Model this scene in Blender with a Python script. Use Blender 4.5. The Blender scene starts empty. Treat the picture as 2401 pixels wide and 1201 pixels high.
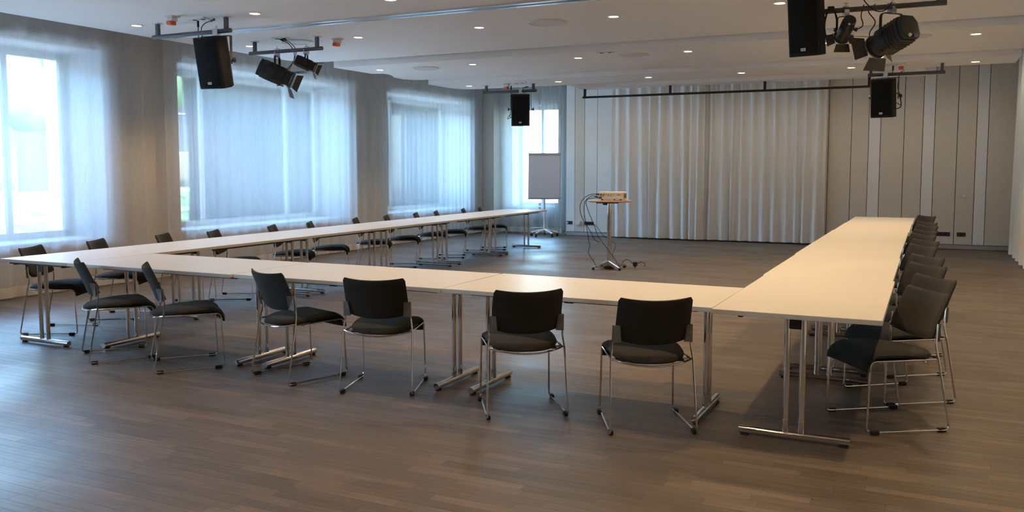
import bpy, bmesh, math, random
from math import sin, cos, pi, radians, sqrt, atan2
from mathutils import Vector, Matrix
random.seed(7)
C = bpy.context.scene.collection
S = bpy.context.scene

# ------------------------------------------------------------------ camera
F_PX, CY_PX, YAW, PITCH = 2014.34, 549.5, 0.451446, 0.0759414
CAM_Z = 1.5
cam_d = bpy.data.cameras.new('camera')
cam_d.sensor_fit = 'HORIZONTAL'; cam_d.sensor_width = 36.0
cam_d.lens = F_PX / 2401 * 36.0
cam_d.shift_y = (CY_PX - 600.5) / 2401
cam_d.clip_start = 0.05; cam_d.clip_end = 300
cam = bpy.data.objects.new('camera', cam_d); C.objects.link(cam)
cam.location = (0, 0, CAM_Z)
cam.rotation_euler = (pi / 2 - PITCH, 0, YAW)
S.camera = cam

# ------------------------------------------------------------------ world, sun, exposure
W = bpy.data.worlds.new('sky'); S.world = W; W.use_nodes = True
nt = W.node_tree; nt.nodes.clear()
wo = nt.nodes.new('ShaderNodeOutputWorld'); bg = nt.nodes.new('ShaderNodeBackground')
sk = nt.nodes.new('ShaderNodeTexSky'); sk.sky_type = 'NISHITA'; sk.sun_disc = False
sk.sun_elevation = radians(48); sk.sun_rotation = radians(90); sk.ozone_density = 2.0; sk.air_density = 1.0
wm = nt.nodes.new('ShaderNodeMix'); wm.data_type = 'RGBA'; wm.blend_type = 'MULTIPLY'; wm.inputs[0].default_value = 1.0
wm.inputs[7].default_value = (.84, .98, 1.0, 1)      # the camera is balanced for the warm lamps, so daylight reads cool
nt.links.new(sk.outputs[0], wm.inputs[6]); nt.links.new(wm.outputs[2], bg.inputs[0]); bg.inputs[1].default_value = 6.0
nt.links.new(bg.outputs[0], wo.inputs[0])
sun_d = bpy.data.lights.new('sun', 'SUN'); sun_d.energy = 80.0; sun_d.angle = 0.01; sun_d.color = (1, .95, .86)
sun = bpy.data.objects.new('sun', sun_d); C.objects.link(sun)
sun.location = (20, 5, 30); sun.rotation_euler = Vector((-.10, .50, -.86)).to_track_quat('-Z', 'Y').to_euler()
VS = S.view_settings
VS.view_transform = 'Standard'; VS.look = 'None'; VS.gamma = 1.0; VS.use_curve_mapping = False
VS.exposure = 0.55
cy = S.cycles
cy.max_bounces = 8; cy.diffuse_bounces = 4; cy.glossy_bounces = 4; cy.transmission_bounces = 6
cy.transparent_max_bounces = 12; cy.sample_clamp_indirect = 4.0
cy.caustics_reflective = False; cy.caustics_refractive = False
LAMP_W = 70.0
LAMP_COL = (1.0, 0.66, 0.33)
LAMP_DIM = [.90, .26, .50, .80, 1.0, 1.0]      # the groups near the windows are dimmed

# ------------------------------------------------------------------ helpers
def mat(name, col, rough=0.5, metal=0.0, var=0.06, scale=8.0, bump=0.0, bscale=60.0, spec=0.5, emit=0.0):
    m = bpy.data.materials.new(name); m.use_nodes = True
    n = m.node_tree; b = n.nodes['Principled BSDF']
    b.inputs['Roughness'].default_value = rough; b.inputs['Metallic'].default_value = metal
    b.inputs['Specular IOR Level'].default_value = spec
    tc = n.nodes.new('ShaderNodeTexCoord'); nz = n.nodes.new('ShaderNodeTexNoise')
    nz.inputs['Scale'].default_value = scale; nz.inputs['Detail'].default_value = 3
    n.links.new(tc.outputs['Object'], nz.inputs['Vector'])
    mx = n.nodes.new('ShaderNodeMix'); mx.data_type = 'RGBA'
    mx.inputs[6].default_value = (*[c * (1 - var) for c in col], 1)
    mx.inputs[7].default_value = (*[min(1, c * (1 + var)) for c in col], 1)
    n.links.new(nz.outputs['Fac'], mx.inputs[0]); n.links.new(mx.outputs[2], b.inputs['Base Color'])
    if bump:
        n2 = n.nodes.new('ShaderNodeTexNoise'); n2.inputs['Scale'].default_value = bscale
        n.links.new(tc.outputs['Object'], n2.inputs['Vector'])
        bp = n.nodes.new('ShaderNodeBump'); bp.inputs['Strength'].default_value = bump; bp.inputs['Distance'].default_value = 0.004
        n.links.new(n2.outputs['Fac'], bp.inputs['Height']); n.links.new(bp.outputs['Normal'], b.inputs['Normal'])
    if emit:
        b.inputs['Emission Color'].default_value = (*col, 1); b.inputs['Emission Strength'].default_value = emit
    return m

def cloth_mat(name, col, transp, transl, tint=(1, 1, 1), weave=0.15):
    """sheer cloth: some light straight through the weave, some scattered to the far side, the rest reflected"""
    m = bpy.data.materials.new(name); m.use_nodes = True
    n = m.node_tree; n.nodes.clear()
    out = n.nodes.new('ShaderNodeOutputMaterial')
    tr = n.nodes.new('ShaderNodeBsdfTransparent'); tr.inputs[0].default_value = (*tint, 1)
    tl = n.nodes.new('ShaderNodeBsdfTranslucent'); tl.inputs[0].default_value = (*col, 1)
    df = n.nodes.new('ShaderNodeBsdfDiffuse'); df.inputs[0].default_value = (*col, 1)
    a = n.nodes.new('ShaderNodeMixShader'); a.inputs[0].default_value = transl
    b = n.nodes.new('ShaderNodeMixShader')
    n.links.new(df.outputs[0], a.inputs[1]); n.links.new(tl.outputs[0], a.inputs[2])
    n.links.new(a.outputs[0], b.inputs[1]); n.links.new(tr.outputs[0], b.inputs[2])
    tc = n.nodes.new('ShaderNodeTexCoord'); mp = n.nodes.new('ShaderNodeMapping'); mp.inputs['Scale'].default_value = (90, 90, 6)
    nz = n.nodes.new('ShaderNodeTexNoise'); nz.inputs['Scale'].default_value = 1.0
    n.links.new(tc.outputs['Object'], mp.inputs[0]); n.links.new(mp.outputs[0], nz.inputs['Vector'])
    mr = n.nodes.new('ShaderNodeMapRange'); mr.inputs[3].default_value = transp * (1 - weave); mr.inputs[4].default_value = transp * (1 + weave)
    n.links.new(nz.outputs['Fac'], mr.inputs[0]); n.links.new(mr.outputs[0], b.inputs[0])
    n.links.new(b.outputs[0], out.inputs[0])
    return m

def glass_mat():
    m = bpy.data.materials.new('window_glass'); m.use_nodes = True
    n = m.node_tree; n.nodes.clear()
    out = n.nodes.new('ShaderNodeOutputMaterial')
    tr = n.nodes.new('ShaderNodeBsdfTransparent'); tr.inputs[0].default_value = (.93, .97, .97, 1)
    gl = n.nodes.new('ShaderNodeBsdfGlossy'); gl.inputs['Roughness'].default_value = 0.02
    fr = n.nodes.new('ShaderNodeFresnel'); fr.inputs[0].default_value = 1.45
    mx = n.nodes.new('ShaderNodeMixShader')
    n.links.new(fr.outputs[0], mx.inputs[0]); n.links.new(tr.outputs[0], mx.inputs[1]); n.links.new(gl.outputs[0], mx.inputs[2])
    n.links.new(mx.outputs[0], out.inputs[0])
    return m

def emat(name, col, strength):
    m = bpy.data.materials.new(name); m.use_nodes = True
    b = m.node_tree.nodes['Principled BSDF']
    b.inputs['Base Color'].default_value = (*col, 1)
    b.inputs['Emission Color'].default_value = (*col, 1); b.inputs['Emission Strength'].default_value = strength
    return m

class MB:
    def __init__(s): s.v = []; s.f = []
    def add(s, vs, fs):
        k = len(s.v); s.v += [tuple(v) for v in vs]; s.f += [tuple(i + k for i in f) for f in fs]; return s
    def box(s, lo, hi, M=None):
        (a, b, c), (d, e, f) = lo, hi
        vs = [Vector(p) for p in ((a,b,c),(d,b,c),(d,e,c),(a,e,c),(a,b,f),(d,b,f),(d,e,f),(a,e,f))]
        if M is not None: vs = [M @ p for p in vs]
        return s.add(vs, [(0,3,2,1),(4,5,6,7),(0,1,5,4),(1,2,6,5),(2,3,7,6),(3,0,4,7)])
    def prism(s, poly, z0, z1, M=None, axis='z'):
        n = len(poly)
        def P(p, z):
            q = Vector((p[0], p[1], z)) if axis == 'z' else (Vector((z, p[0], p[1])) if axis == 'x' else Vector((p[0], z, p[1])))
            return M @ q if M is not None else q
        vs = [P(p, z0) for p in poly] + [P(p, z1) for p in poly]
        fs = [tuple(range(n))[::-1], tuple(range(n, 2*n))] + [(i, (i+1) % n, n + (i+1) % n, n + i) for i in range(n)]
        return s.add(vs, fs)
    def tube(s, path, r, seg=8, cap=True):
        pts = [Vector(p) for p in path]; n = len(pts); k = len(s.v)
        rr = r if isinstance(r, (list, tuple)) else [r] * n
        t0 = (pts[1] - pts[0]).normalized()
        up = Vector((0, 0, 1)) if abs(t0.z) < .9 else Vector((1, 0, 0))
        nrm = (up - t0 * up.dot(t0)).normalized()
        for i, p in enumerate(pts):
            t = (pts[min(i+1, n-1)] - pts[max(i-1, 0)]).normalized()
            nrm = (nrm - t * nrm.dot(t)).normalized(); bn = t.cross(nrm)
            for j in range(seg):
                a = 2*pi*j/seg; s.v.append(tuple(p + (nrm*cos(a) + bn*sin(a)) * rr[i]))
        for i in range(n-1):
            for j in range(seg):
                a, b = k+i*seg+j, k+i*seg+(j+1) % seg; s.f.append((a, b, b+seg, a+seg))
        if cap:
            s.f.append(tuple(range(k, k+seg))[::-1]); s.f.append(tuple(range(k+(n-1)*seg, k+n*seg)))
        return s
    def lathe(s, prof, seg=24, M=None):
        k = len(s.v); n = len(prof)
        for (r, z) in prof:
            for j in range(seg):
                a = 2*pi*j/seg; q = Vector((r*cos(a), r*sin(a), z)); s.v.append(tuple(M @ q if M is not None else q))
        for i in range(n-1):
            for j in range(seg):
                a, b = k+i*seg+j, k+i*seg+(j+1) % seg; s.f.append((a, b, b+seg, a+seg))
        s.f.append(tuple(range(k, k+seg))[::-1]); s.f.append(tuple(range(k+(n-1)*seg, k+n*seg)))
        return s
    def grid(s, P, nu, nv):
        k = len(s.v)
        for i in range(nu+1):
            for j in range(nv+1): s.v.append(tuple(P(i/nu, j/nv)))
        for i in range(nu):
            for j in range(nv):
                a = k+i*(nv+1)+j; s.f.append((a, a+nv+1, a+nv+2, a+1))
        return s
    def mesh(s, name, m, smooth=35):
        me = bpy.data.meshes.new(name); me.from_pydata(s.v, [], s.f)
        bm = bmesh.new(); bm.from_mesh(me); bmesh.ops.recalc_face_normals(bm, faces=bm.faces); bm.to_mesh(me); bm.free()
        if m: me.materials.append(m)
        if smooth:
            me.shade_smooth(); me.set_sharp_from_angle(angle=radians(smooth))
        return me
    def build(s, name, m, parent=None, smooth=35, bevel=0.0, loc=None):
        o = bpy.data.objects.new(name, s.mesh(name, m, smooth)); C.objects.link(o)
        if parent is not None: o.parent = parent
        if loc is not None: o.location = loc
        if bevel:
            b = o.modifiers.new('bevel', 'BEVEL'); b.width = bevel; b.segments = 2; b.limit_method = 'ANGLE'; b.angle_limit = radians(40)
        return o

def fillet(path, r, n=4):
    """round the inner corners of a polyline; r is one radius or one per point"""
    p = [Vector(q) for q in path]; out = [p[0]]
    for i in range(1, len(p)-1):
        ri = r[i] if isinstance(r, (list, tuple)) else r
        a, b = (p[i-1]-p[i]), (p[i+1]-p[i]); d = min(ri, a.length*.48, b.length*.48)
        if d <= 1e-5: out.append(p[i]); continue
        A, B = p[i] + a.normalized()*d, p[i] + b.normalized()*d
        for k in range(n+1):
            t = k/n; out.append(A*(1-t)**2 + p[i]*2*t*(1-t) + B*t*t)
    out.append(p[-1]); return out

def spline(pts, n=8):
    p = [Vector(q) for q in pts]; out = []
    for i in range(len(p)-1):
        p0, p1, p2, p3 = p[max(i-1, 0)], p[i], p[i+1], p[min(i+2, len(p)-1)]
        for k in range(n):
            t = k/n
            out.append(.5*((2*p1)+(p2-p0)*t+(2*p0-5*p1+4*p2-p3)*t*t+(3*p1-p0-3*p2+p3)*t**3))
    out.append(p[-1]); return out

def tag(o, label=None, cat=None, group=None, kind=None):
    if label: o['label'] = label
    if cat: o['category'] = cat
    if group: o['group'] = group
    if kind: o['kind'] = kind
    return o
def thing(name, label, cat, loc=(0, 0, 0), rz=0, group=None):
    o = bpy.data.objects.new(name, None); C.objects.link(o); o.empty_display_size = .1
    o.location = loc; o.rotation_euler = (0, 0, rz)
    return tag(o, label, cat, group)
def struct(name):
    o = bpy.data.objects.new(name, None); C.objects.link(o); o.empty_display_size = .1
    return tag(o, kind='structure')
def dup(root, parent=None):
    c = root.copy(); C.objects.link(c)
    if parent is not None: c.parent = parent
    for ch in list(root.children): dup(ch, c)
    return c
def place(root, loc, rz, label, group=None):
    root.location = loc; root.rotation_euler = (0, 0, rz); root['label'] = label
    if group: root['group'] = group
    return root

# ------------------------------------------------------------------ materials
M_plaster = mat('white_ceiling_paint', (.92, .92, .91), .85, var=.02, scale=2)
M_wall = mat('grey_beige_wall_paint', (.52, .49, .44), .8, var=.03, scale=3)
M_reveal = mat('white_reveal_paint', (.66, .67, .68), .7, var=.02, scale=3)
M_panelb = mat('beige_acoustic_cloth', (.74, .675, .58), .9, var=.05, scale=14, bump=.15, bscale=300)
M_panelw = mat('pale_grey_panel', (.90, .90, .88), .75, var=.02, scale=6)
M_joint = mat('dark_joint', (.03, .03, .03), .9)
M_skirt = mat('brushed_aluminium_skirting', (.55, .56, .56), .35, .7, var=.03)
M_sheer = cloth_mat('sheer_voile', (.77, .775, .77), .46, .45)
M_hem = cloth_mat('doubled_voile_hem', (.82, .79, .72), .10, .40)
M_stage = cloth_mat('pale_stage_cloth', (.90, .89, .87), .0, .10)
M_side = cloth_mat('white_side_cloth', (.86, .84, .80), .0, .15)
M_glass = glass_mat()
M_winframe = mat('white_window_frame', (.8, .8, .78), .4, var=.02)
M_white = mat('white_table_laminate', (.66, .655, .64), .36, var=.012, scale=3)
M_chrome = mat('polished_chrome', (.74, .73, .72), .10, 1.0, var=.02)
M_fabric = mat('charcoal_seat_fabric', (.031, .031, .031), .95, var=.25, scale=120, bump=.35, bscale=420, spec=.15)
_b = M_fabric.node_tree.nodes['Principled BSDF']
_b.inputs['Sheen Weight'].default_value = .35; _b.inputs['Sheen Roughness'].default_value = .45; _b.inputs['Sheen Tint'].default_value = (.30, .28, .26, 1)
M_black = mat('black_plastic', (.012, .012, .013), .5, var=.1)
M_rubber = mat('black_rubber', (.010, .010, .010), .8, var=.1)
M_bracket = mat('grey_bracket_plastic', (.16, .165, .165), .4, .3, var=.04)
M_steel = mat('dark_painted_steel', (.075, .077, .082), .55, .0, var=.08)
M_blackbar = mat('black_painted_steel', (.018, .019, .022), .5, .2, var=.08)
M_alu = mat('bare_aluminium', (.66, .66, .66), .3, .9, var=.03)
M_cab = mat('black_cabinet_coating', (.014, .014, .015), .75, spec=.2, var=.15, scale=200, bump=.2, bscale=300)
M_grille = mat('black_speaker_grille', (.005, .006, .007), .8, spec=.15, var=.3, scale=400, bump=.4, bscale=500)
M_lampbody = mat('black_lamp_housing', (.016, .015, .015), .45, .2, var=.1)
M_barn = mat('dark_barn_door_metal', (.05, .048, .045), .42, .4, var=.06)
M_badge = mat('pale_badge', (.75, .76, .76), .4, .3)
M_red = mat('red_orange_cover', (.62, .10, .03), .5, var=.05)
M_plastic = mat('white_plastic', (.78, .78, .75), .45, var=.02)
M_disc = mat('white_perforated_disc', (.74, .74, .73), .6, var=.08, scale=180)
M_trimring = mat('white_lamp_trim', (.85, .83, .8), .4, var=.02)
M_lens = emat('lit_warm_lens', (1.0, .74, .46), 14.0)
M_paper = mat('flip_chart_paper', (.66, .65, .68), .7, var=.02, scale=2)
M_board = mat('grey_board_edge', (.45, .47, .48), .45, .4, var=.03)
M_wood = mat('light_maple_top', (.62, .46, .33), .45, var=.08, scale=20)
M_proj = mat('ivory_projector_shell', (.76, .74, .69), .45, var=.02)
M_vent = mat('brown_vent_mesh', (.20, .14, .085), .6, var=.2, scale=120)
M_purple = mat('blue_power_inlet', (.10, .09, .45), .5)
M_track = mat('partition_track_aluminium', (.78, .79, .80), .22, .85, var=.02)
M_dark = mat('dark_recess', (.02, .02, .02), .9)

def floor_mat():
    m = bpy.data.materials.new('dark_oak_parquet'); m.use_nodes = True
    n = m.node_tree; b = n.nodes['Principled BSDF']
    at = n.nodes.new('ShaderNodeAttribute'); at.attribute_name = 'shade'
    rp = n.nodes.new('ShaderNodeValToRGB'); e = rp.color_ramp.elements
    e[0].position = 0; e[0].color = (.080, .064, .051, 1); e[1].position = 1; e[1].color = (.172, .133, .100, 1)
    x = e.new(.5); x.color = (.114, .091, .072, 1)
    n.links.new(at.outputs['Fac'], rp.inputs[0])
    ge = n.nodes.new('ShaderNodeNewGeometry')
    mp = n.nodes.new('ShaderNodeMapping'); mp.inputs['Scale'].default_value = (3, 60, 1)
    nz = n.nodes.new('ShaderNodeTexNoise'); nz.inputs['Scale'].default_value = 1.0; nz.inputs['Detail'].default_value = 5
    n.links.new(ge.outputs['Position'], mp.inputs[0]); n.links.new(mp.outputs[0], nz.inputs['Vector'])
    mx = n.nodes.new('ShaderNodeMix'); mx.data_type = 'RGBA'; mx.blend_type = 'MULTIPLY'; mx.inputs[0].default_value = 1
    r2 = n.nodes.new('ShaderNodeValToRGB'); r2.color_ramp.elements[0].position = .3; r2.color_ramp.elements[0].color = (.72, .72, .72, 1)
    r2.color_ramp.elements[1].position = .75; r2.color_ramp.elements[1].color = (1.15, 1.15, 1.15, 1)
    n.links.new(nz.outputs['Fac'], r2.inputs[0]); n.links.new(rp.outputs[0], mx.inputs[6]); n.links.new(r2.outputs[0], mx.inputs[7])
    n.links.new(mx.outputs[2], b.inputs['Base Color'])
    # wear: worn patches and scuffs change the gloss
    n3 = n.nodes.new('ShaderNodeTexNoise'); n3.inputs['Scale'].default_value = 1.3; n3.inputs['Detail'].default_value = 6
    n.links.new(ge.outputs['Position'], n3.inputs['Vector'])
    mr = n.nodes.new('ShaderNodeMapRange'); mr.inputs[1].default_value = .3; mr.inputs[2].default_value = .7
    mr.inputs[3].default_value = .34; mr.inputs[4].default_value = .52
    n.links.new(n3.outputs['Fac'], mr.inputs[0]); n.links.new(mr.outputs[0], b.inputs['Roughness'])
    b.inputs['Specular IOR Level'].default_value = .5
    bp = n.nodes.new('ShaderNodeBump'); bp.inputs['Strength'].default_value = .12; bp.inputs['Distance'].default_value = .002
    n.links.new(nz.outputs['Fac'], bp.inputs['Height']); n.links.new(bp.outputs['Normal'], b.inputs['Normal'])
    return m
M_floor = floor_mat()

# ------------------------------------------------------------------ room shell
XL, XR, YB, YF = -9.56, 1.70, 18.0, -8.5       # inner wall planes
XG = -10.34                                     # plane of the window glass
ZC = 3.50

# floor: dark base, then staggered parquet strips running along x
fl = struct('floor')
MB().box((-11, YF-.2, -.12), (XR+.3, 19.2, -.006)).build('floor_base', M_dark, fl, smooth=0)
def px_area(x0, x1, y0, y1):
    """rough picture size of a floor strip, to choose the strips that show largest"""
    cx, cyy = (x0+x1)/2, (y0+y1)/2
    d = -cx*sin(YAW)*1.0 + cyy*cos(YAW)
    if d < .5: return 0
    u = (cx*cos(YAW) + cyy*sin(YAW)) / d * F_PX
    dz = CAM_Z / d
    v = F_PX * (dz - PITCH) / (1 + dz*PITCH)
    if abs(u) > 1215 or v > 665: return 0
    return F_PX*F_PX*(x1-x0)*(y1-y0)*CAM_Z/d**3
strips = []
RW = .070; y = YF; rng = random.Random(3)
while y < 18.9:
    x = -10.5 - rng.random()*.6
    while x < XR+.05:
        L = rng.uniform(.35, .72)
        strips.append((max(x, -10.5), min(x+L, XR+.1), y, y+RW, rng.random())); x += L
    y += RW
strips = [s for s in strips if s[1]-s[0] > .02 and not (s[1] < XL and s[2] < 17.9)]
order = sorted(range(len(strips)), key=lambda i: -px_area(*strips[i][:4]))
near = set(order[:300])
G = .0001
def strip_geo(mb, x0, x1, y0, y1):
    z = 0.0; c = .0004
    mb.add([(x0+G,y0+G,-.006),(x1-G,y0+G,-.006),(x1-G,y1-G,-.006),(x0+G,y1-G,-.006),
            (x0+G+c,y0+G+c,z),(x1-G-c,y0+G+c,z),(x1-G-c,y1-G-c,z),(x0+G+c,y1-G-c,z)],
           [(4,5,6,7),(0,1,5,4),(1,2,6,5),(2,3,7,6),(3,0,4,7)])
def shade_attr(me, vals):
    a = me.attributes.new('shade', 'FLOAT', 'FACE')
    a.data.foreach_set('value', vals)
far = MB(); fv = []
for i, (x0, x1, y0, y1, r) in enumerate(strips):
    r = .5 + (r-.5)*abs(r-.5)*2*.55 + (r-.5)*.22
    if i in near:
        mb = MB(); strip_geo(mb, x0, x1, y0, y1)
        me = bpy.data.meshes.new('plank'); me.from_pydata(mb.v, [], mb.f); me.materials.append(M_floor); shade_attr(me, [r]*5)
        o = bpy.data.objects.new('plank', me); C.objects.link(o); o.parent = fl
    else:
        strip_geo(far, x0, x1, y0, y1); fv += [r]*5
me = bpy.data.meshes.new('parquet'); me.from_pydata(far.v, [], far.f); me.materials.append(M_floor); shade_attr(me, fv)
o = bpy.data.objects.new('parquet', me); C.objects.link(o); o.parent = fl; o['kind'] = 'stuff'

# left wall with deep window openings
WIN = [(-1.5, 2.55), (3.74, 7.72), (8.92, 12.90), (14.12, 17.50)]
ZS, ZT = .603, 3.01
wl = MB()
XO = -10.70
ys = [YF-.2] + [v for w in WIN for v in w] + [18.65]
for a, b in zip(ys[0::2], ys[1::2]): wl.box((XO, a, -.1), (XL, b, ZC))
for a, b in WIN:
    wl.box((XO, a, -.1), (XL, b, ZS)); wl.box((XO, a, ZT), (XL, b, ZC))
o = wl.build('wall_left', M_wall, smooth=0); tag(o, kind='structure')
def window(k, boxlo, along, a, b, zs, zt, mull, plane):
    """a fixed window: white lining of the deep opening, frame, mullions, panes. along='y' on the left wall, 'x' on the back wall"""
    w = struct('window_%d' % k)
    def B(u0, u1, d0, d1, z0, z1):
        return ((d0, u0, z0), (d1, u1, z1)) if along == 'y' else ((u0, d0, z0), (u1, d1, z1))
    inn, out = boxlo                      # inner wall plane and glass plane
    sgn = 1 if inn > out else -1
    e = .012*sgn
    lin = MB()
    for (u0, u1, z0, z1) in ((a, a+.012, zs, zt), (b-.012, b, zs, zt), (a, b, zs, zs+.014), (a, b, zt-.012, zt)):
        d = sorted((out, inn - .004*sgn)); lin.box(*B(u0, u1, d[0], d[1], z0, z1))
    lin.build('opening_lining', M_reveal, w, smooth=0)
    d = sorted((out - .035*sgn, out + .045*sgn))
    fr = MB()
    for (u0, u1, z0, z1) in ((a+.012, a+.075, zs+.014, zt-.012), (b-.075, b-.012, zs+.014, zt-.012), (a+.012, b-.012, zs+.014, zs+.09), (a+.012, b-.012, zt-.10, zt-.012)):
        fr.box(*B(u0, u1, d[0], d[1], z0, z1))
    fr.build('window_frame', M_winframe, w, smooth=0)
    edges = [a+.075] + list(mull) + [b-.075]
    for m_ in mull:
        MB().box(*B(m_-.035, m_+.035, d[0], d[1], zs+.09, zt-.10)).build('mullion', M_winframe, w, smooth=0)
    for i in range(len(edges)-1):
        u0 = edges[i] + (.035 if i else 0); u1 = edges[i+1] - (.035 if i < len(edges)-2 else 0)
        MB().box(*B(u0, u1, out-.004, out+.004, zs+.09, zt-.10)).build('pane', M_glass, w, smooth=0)
    # light portal in the opening
    pd = bpy.data.lights.new('portal', 'AREA'); pd.shape = 'RECTANGLE'; pd.size = b-a-.1; pd.size_y = zt-zs-.15
    pd.cycles.is_portal = True
    p = bpy.data.objects.new('portal', pd); C.objects.link(p)
    if along == 'y': p.location = (out-.12, (a+b)/2, (zs+zt)/2); p.rotation_euler = (pi/2, 0, -pi/2)
    else: p.location = ((a+b)/2, out-.12*sgn, (zs+zt)/2); p.rotation_euler = (pi/2, 0, pi if sgn < 0 else 0)
    return w
window(1, (XL, XG), 'y', *WIN[1], ZS, ZT, (4.9, 6.9), 0)
window(2, (XL, XG), 'y', *WIN[2], ZS, ZT, (10.08, 12.06), 0)
window(3, (XL, XG), 'y', *WIN[3], ZS, ZT, (15.35,), 0)
window(4, (XL, XG), 'y', *WIN[0], ZS, ZT, (-.4, 1.6), 0)

# back wall: panelled part right of the corner window, window wall behind it at the left
YW = 18.45
wb = MB()
BX0, BX1 = -8.95, -7.75
wb.box((XO, YW, -.1), (BX0, YW+.6, ZC)); wb.box((BX1, YW, -.1), (-7.30, YW+.6, ZC))
wb.box((BX0, YW, -.1), (BX1, YW+.6, ZS)); wb.box((BX0, YW, 3.0), (BX1, YW+.6, ZC))
wb.box((-7.36, YB, -.1), (XR+.2, YB+.45, ZC)); wb.box((-7.36, YB, -.1), (-7.30, YW+.1, ZC))
wbo = wb.build('wall_back', M_wall, smooth=0); tag(wbo, kind='structure')
window(5, (YW, YW+.5), 'x', BX0, BX1, ZS, 3.0, (-8.35,), 0)
edges = [(-7.36,-7.15,'w'),(-7.15,-6.92,'b'),(-6.92,-6.62,'w'),(-6.62,-6.23,'w'),(-6.23,-5.5,'b'),(-2.4,-1.81,'b'),(-1.81,-1.39,'b'),(-1.39,-1.08,'b'),
         (-1.08,-.87,'w'),(-.87,-.46,'b'),(-.46,-.14,'b'),(-.14,.06,'w'),(.06,.44,'b'),(.44,.75,'b'),(.75,.94,'w'),(.94,1.66,'b')]
MB().box((-7.355, YB-.006, .1), (XR, YB+.001, ZC-.02)).build('joint_backing', M_joint, wbo, smooth=0)
for a, b, k in edges:
    MB().box((a+.005, YB-.03, .095), (b-.005, YB-.004, ZC-.03)).build('wall_panel', M_panelw if k == 'w' else M_panelb, wbo, smooth=0, bevel=.002)
bb = MB().box((-7.355, YB-.028, .012), (XR, YB, .082)).build('baseboard_back', M_skirt, smooth=0); tag(bb, kind='structure')
o = MB().box((XR, YF-.2, -.1), (XR+.3, YB+.5, ZC)).build('wall_right', M_panelw, smooth=0); tag(o, kind='structure')
o = MB().box((XO, YF-.4, -.1), (XR+.3, YF, ZC)).build('wall_front', M_panelb, smooth=0); tag(o, kind='structure')

# ceiling: structural soffit with four stepped plaster rafts
ce = struct('ceiling')
MB().box((XO, YF-.4, ZC), (XR+.3, 19.1, ZC+.25)).build('soffit', M_plaster, ce, smooth=0)
def raft(poly, z0, z1): return MB().prism(poly, z0, z1).build('ceiling_raft', M_plaster, ce, smooth=25)
def arc(c, r, a0, a1, n=10): return [(c[0]+r*cos(radians(a0+(a1-a0)*i/n)), c[1]+r*sin(radians(a0+(a1-a0)*i/n))) for i in range(n+1)]
XE = 1.03; Z1, Z2, Z3, Z4 = 3.15, 3.06, 2.98, 2.915
raft([(-8.88, YF), (XE, YF), (XE, 10.845), (-8.30, 10.845)] + arc((-8.38, 10.345), .5, 90, 180)[1:] + [(-8.88, 10.345)][:0], Z1, Z1+.30)
raft([(-8.33, 10.875), (XE, 10.875), (XE, 13.075), (-7.95, 13.075), (-8.10, 13.05), (-8.24, 12.98), (-8.33, 12.82), (-8.30, 12.5), (-8.18, 12.25), (-8.11, 12.05), (-8.13, 11.92), (-8.31, 11.85)], Z2, Z1+.30)
raft([(-7.98, 13.09), (XE, 13.09), (XE, 14.02), (-.11, 14.02), (-.11, 14.24), (-7.5, 14.24)] + arc((-7.55, 13.81), .43, 95, 180, 8), Z3, Z1+.30)
MB().prism([(-5.60, Z4), (-.11, Z4), (-.11, Z3+.3), (-5.82, Z3+.3), (-5.80, Z3-.005)], 14.245, 14.62, axis='y').build('ceiling_raft', M_plaster, ce, smooth=25)
# closing strips of the slots, dark above
tr = MB()
tr.box((-8.6, 7.835, Z1-.016), (XE, 7.885, Z1+.004)); tr.box((-8.6, 7.965, Z1-.016), (XE, 8.015, Z1+.004)); tr.box((-8.6, 7.885, Z1-.003), (XE, 7.965, Z1+.004))
o = tr.build('trim_1', M_track, smooth=0); tag(o, kind='structure')

# ------------------------------------------------------------------ curtains
def curtain(name, label, p0, p1, z0, z1, m, mh, per, amp, seed, hem=.12, group=None, nz=10, sway=.02, cat='curtain', fine=.08):
    r = random.Random(seed)
    p0, p1 = Vector((*p0, 0)), Vector((*p1, 0)); d = p1-p0; L = d.length; d.normalize(); nr = Vector((-d.y, d.x, 0))
    # fold positions with irregular spacing
    ks = [0.0]
    while ks[-1] < L: ks.append(ks[-1] + per*r.uniform(.7, 1.35))
    am = [amp*r.uniform(.55, 1.15) for _ in ks]; lean = [r.uniform(-1, 1)*sway for _ in ks]
    n = max(24, int(L/per*20))
    def phase(s):
        for i in range(len(ks)-1):
            if s <= ks[i+1]:
                t = (s-ks[i])/(ks[i+1]-ks[i]); return i, t
        return len(ks)-2, 1.0
    def P(s, z):
        zz = (z-z0)/(z1-z0); s2 = s + sum(lean)*0
        i, t = phase(min(max(s, 0), L))
        a = am[i]*(1-t)+am[min(i+1, len(am)-1)]*t
        low = 1 - zz
        w = sin(2*pi*t)*(.75+.35*low) + .10*sin(4*pi*t+i)*(1-zz*.5)
        sh = (lean[i]*(1-t)+lean[min(i+1, len(lean)-1)]*t)*(low**1.3)*2
        w += fine*sin(s*2*pi/(per*.37)+i*.7)
        q = p0 + d*min(max(s+sh*2*min(1, 4*s/L, 4*(L-s)/L), 0), L) + nr*(a*w + sh)
        return (q.x, q.y, z)
    body = MB().grid(lambda u, v: P(u*L, z0+hem+(z1-z0-hem)*v), n, nz)
    o = bpy.data.objects.new(name, body.mesh(name, m, 180)); C.objects.link(o)
    tag(o, label, cat, group)
    hb = MB().grid(lambda u, v: P(u*L, z0+hem*v), n, 2)
    h = bpy.data.objects.new('hem', hb.mesh('hem', mh, 180)); C.objects.link(h); h.parent = o
    return o
ZCT = 3.42
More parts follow.
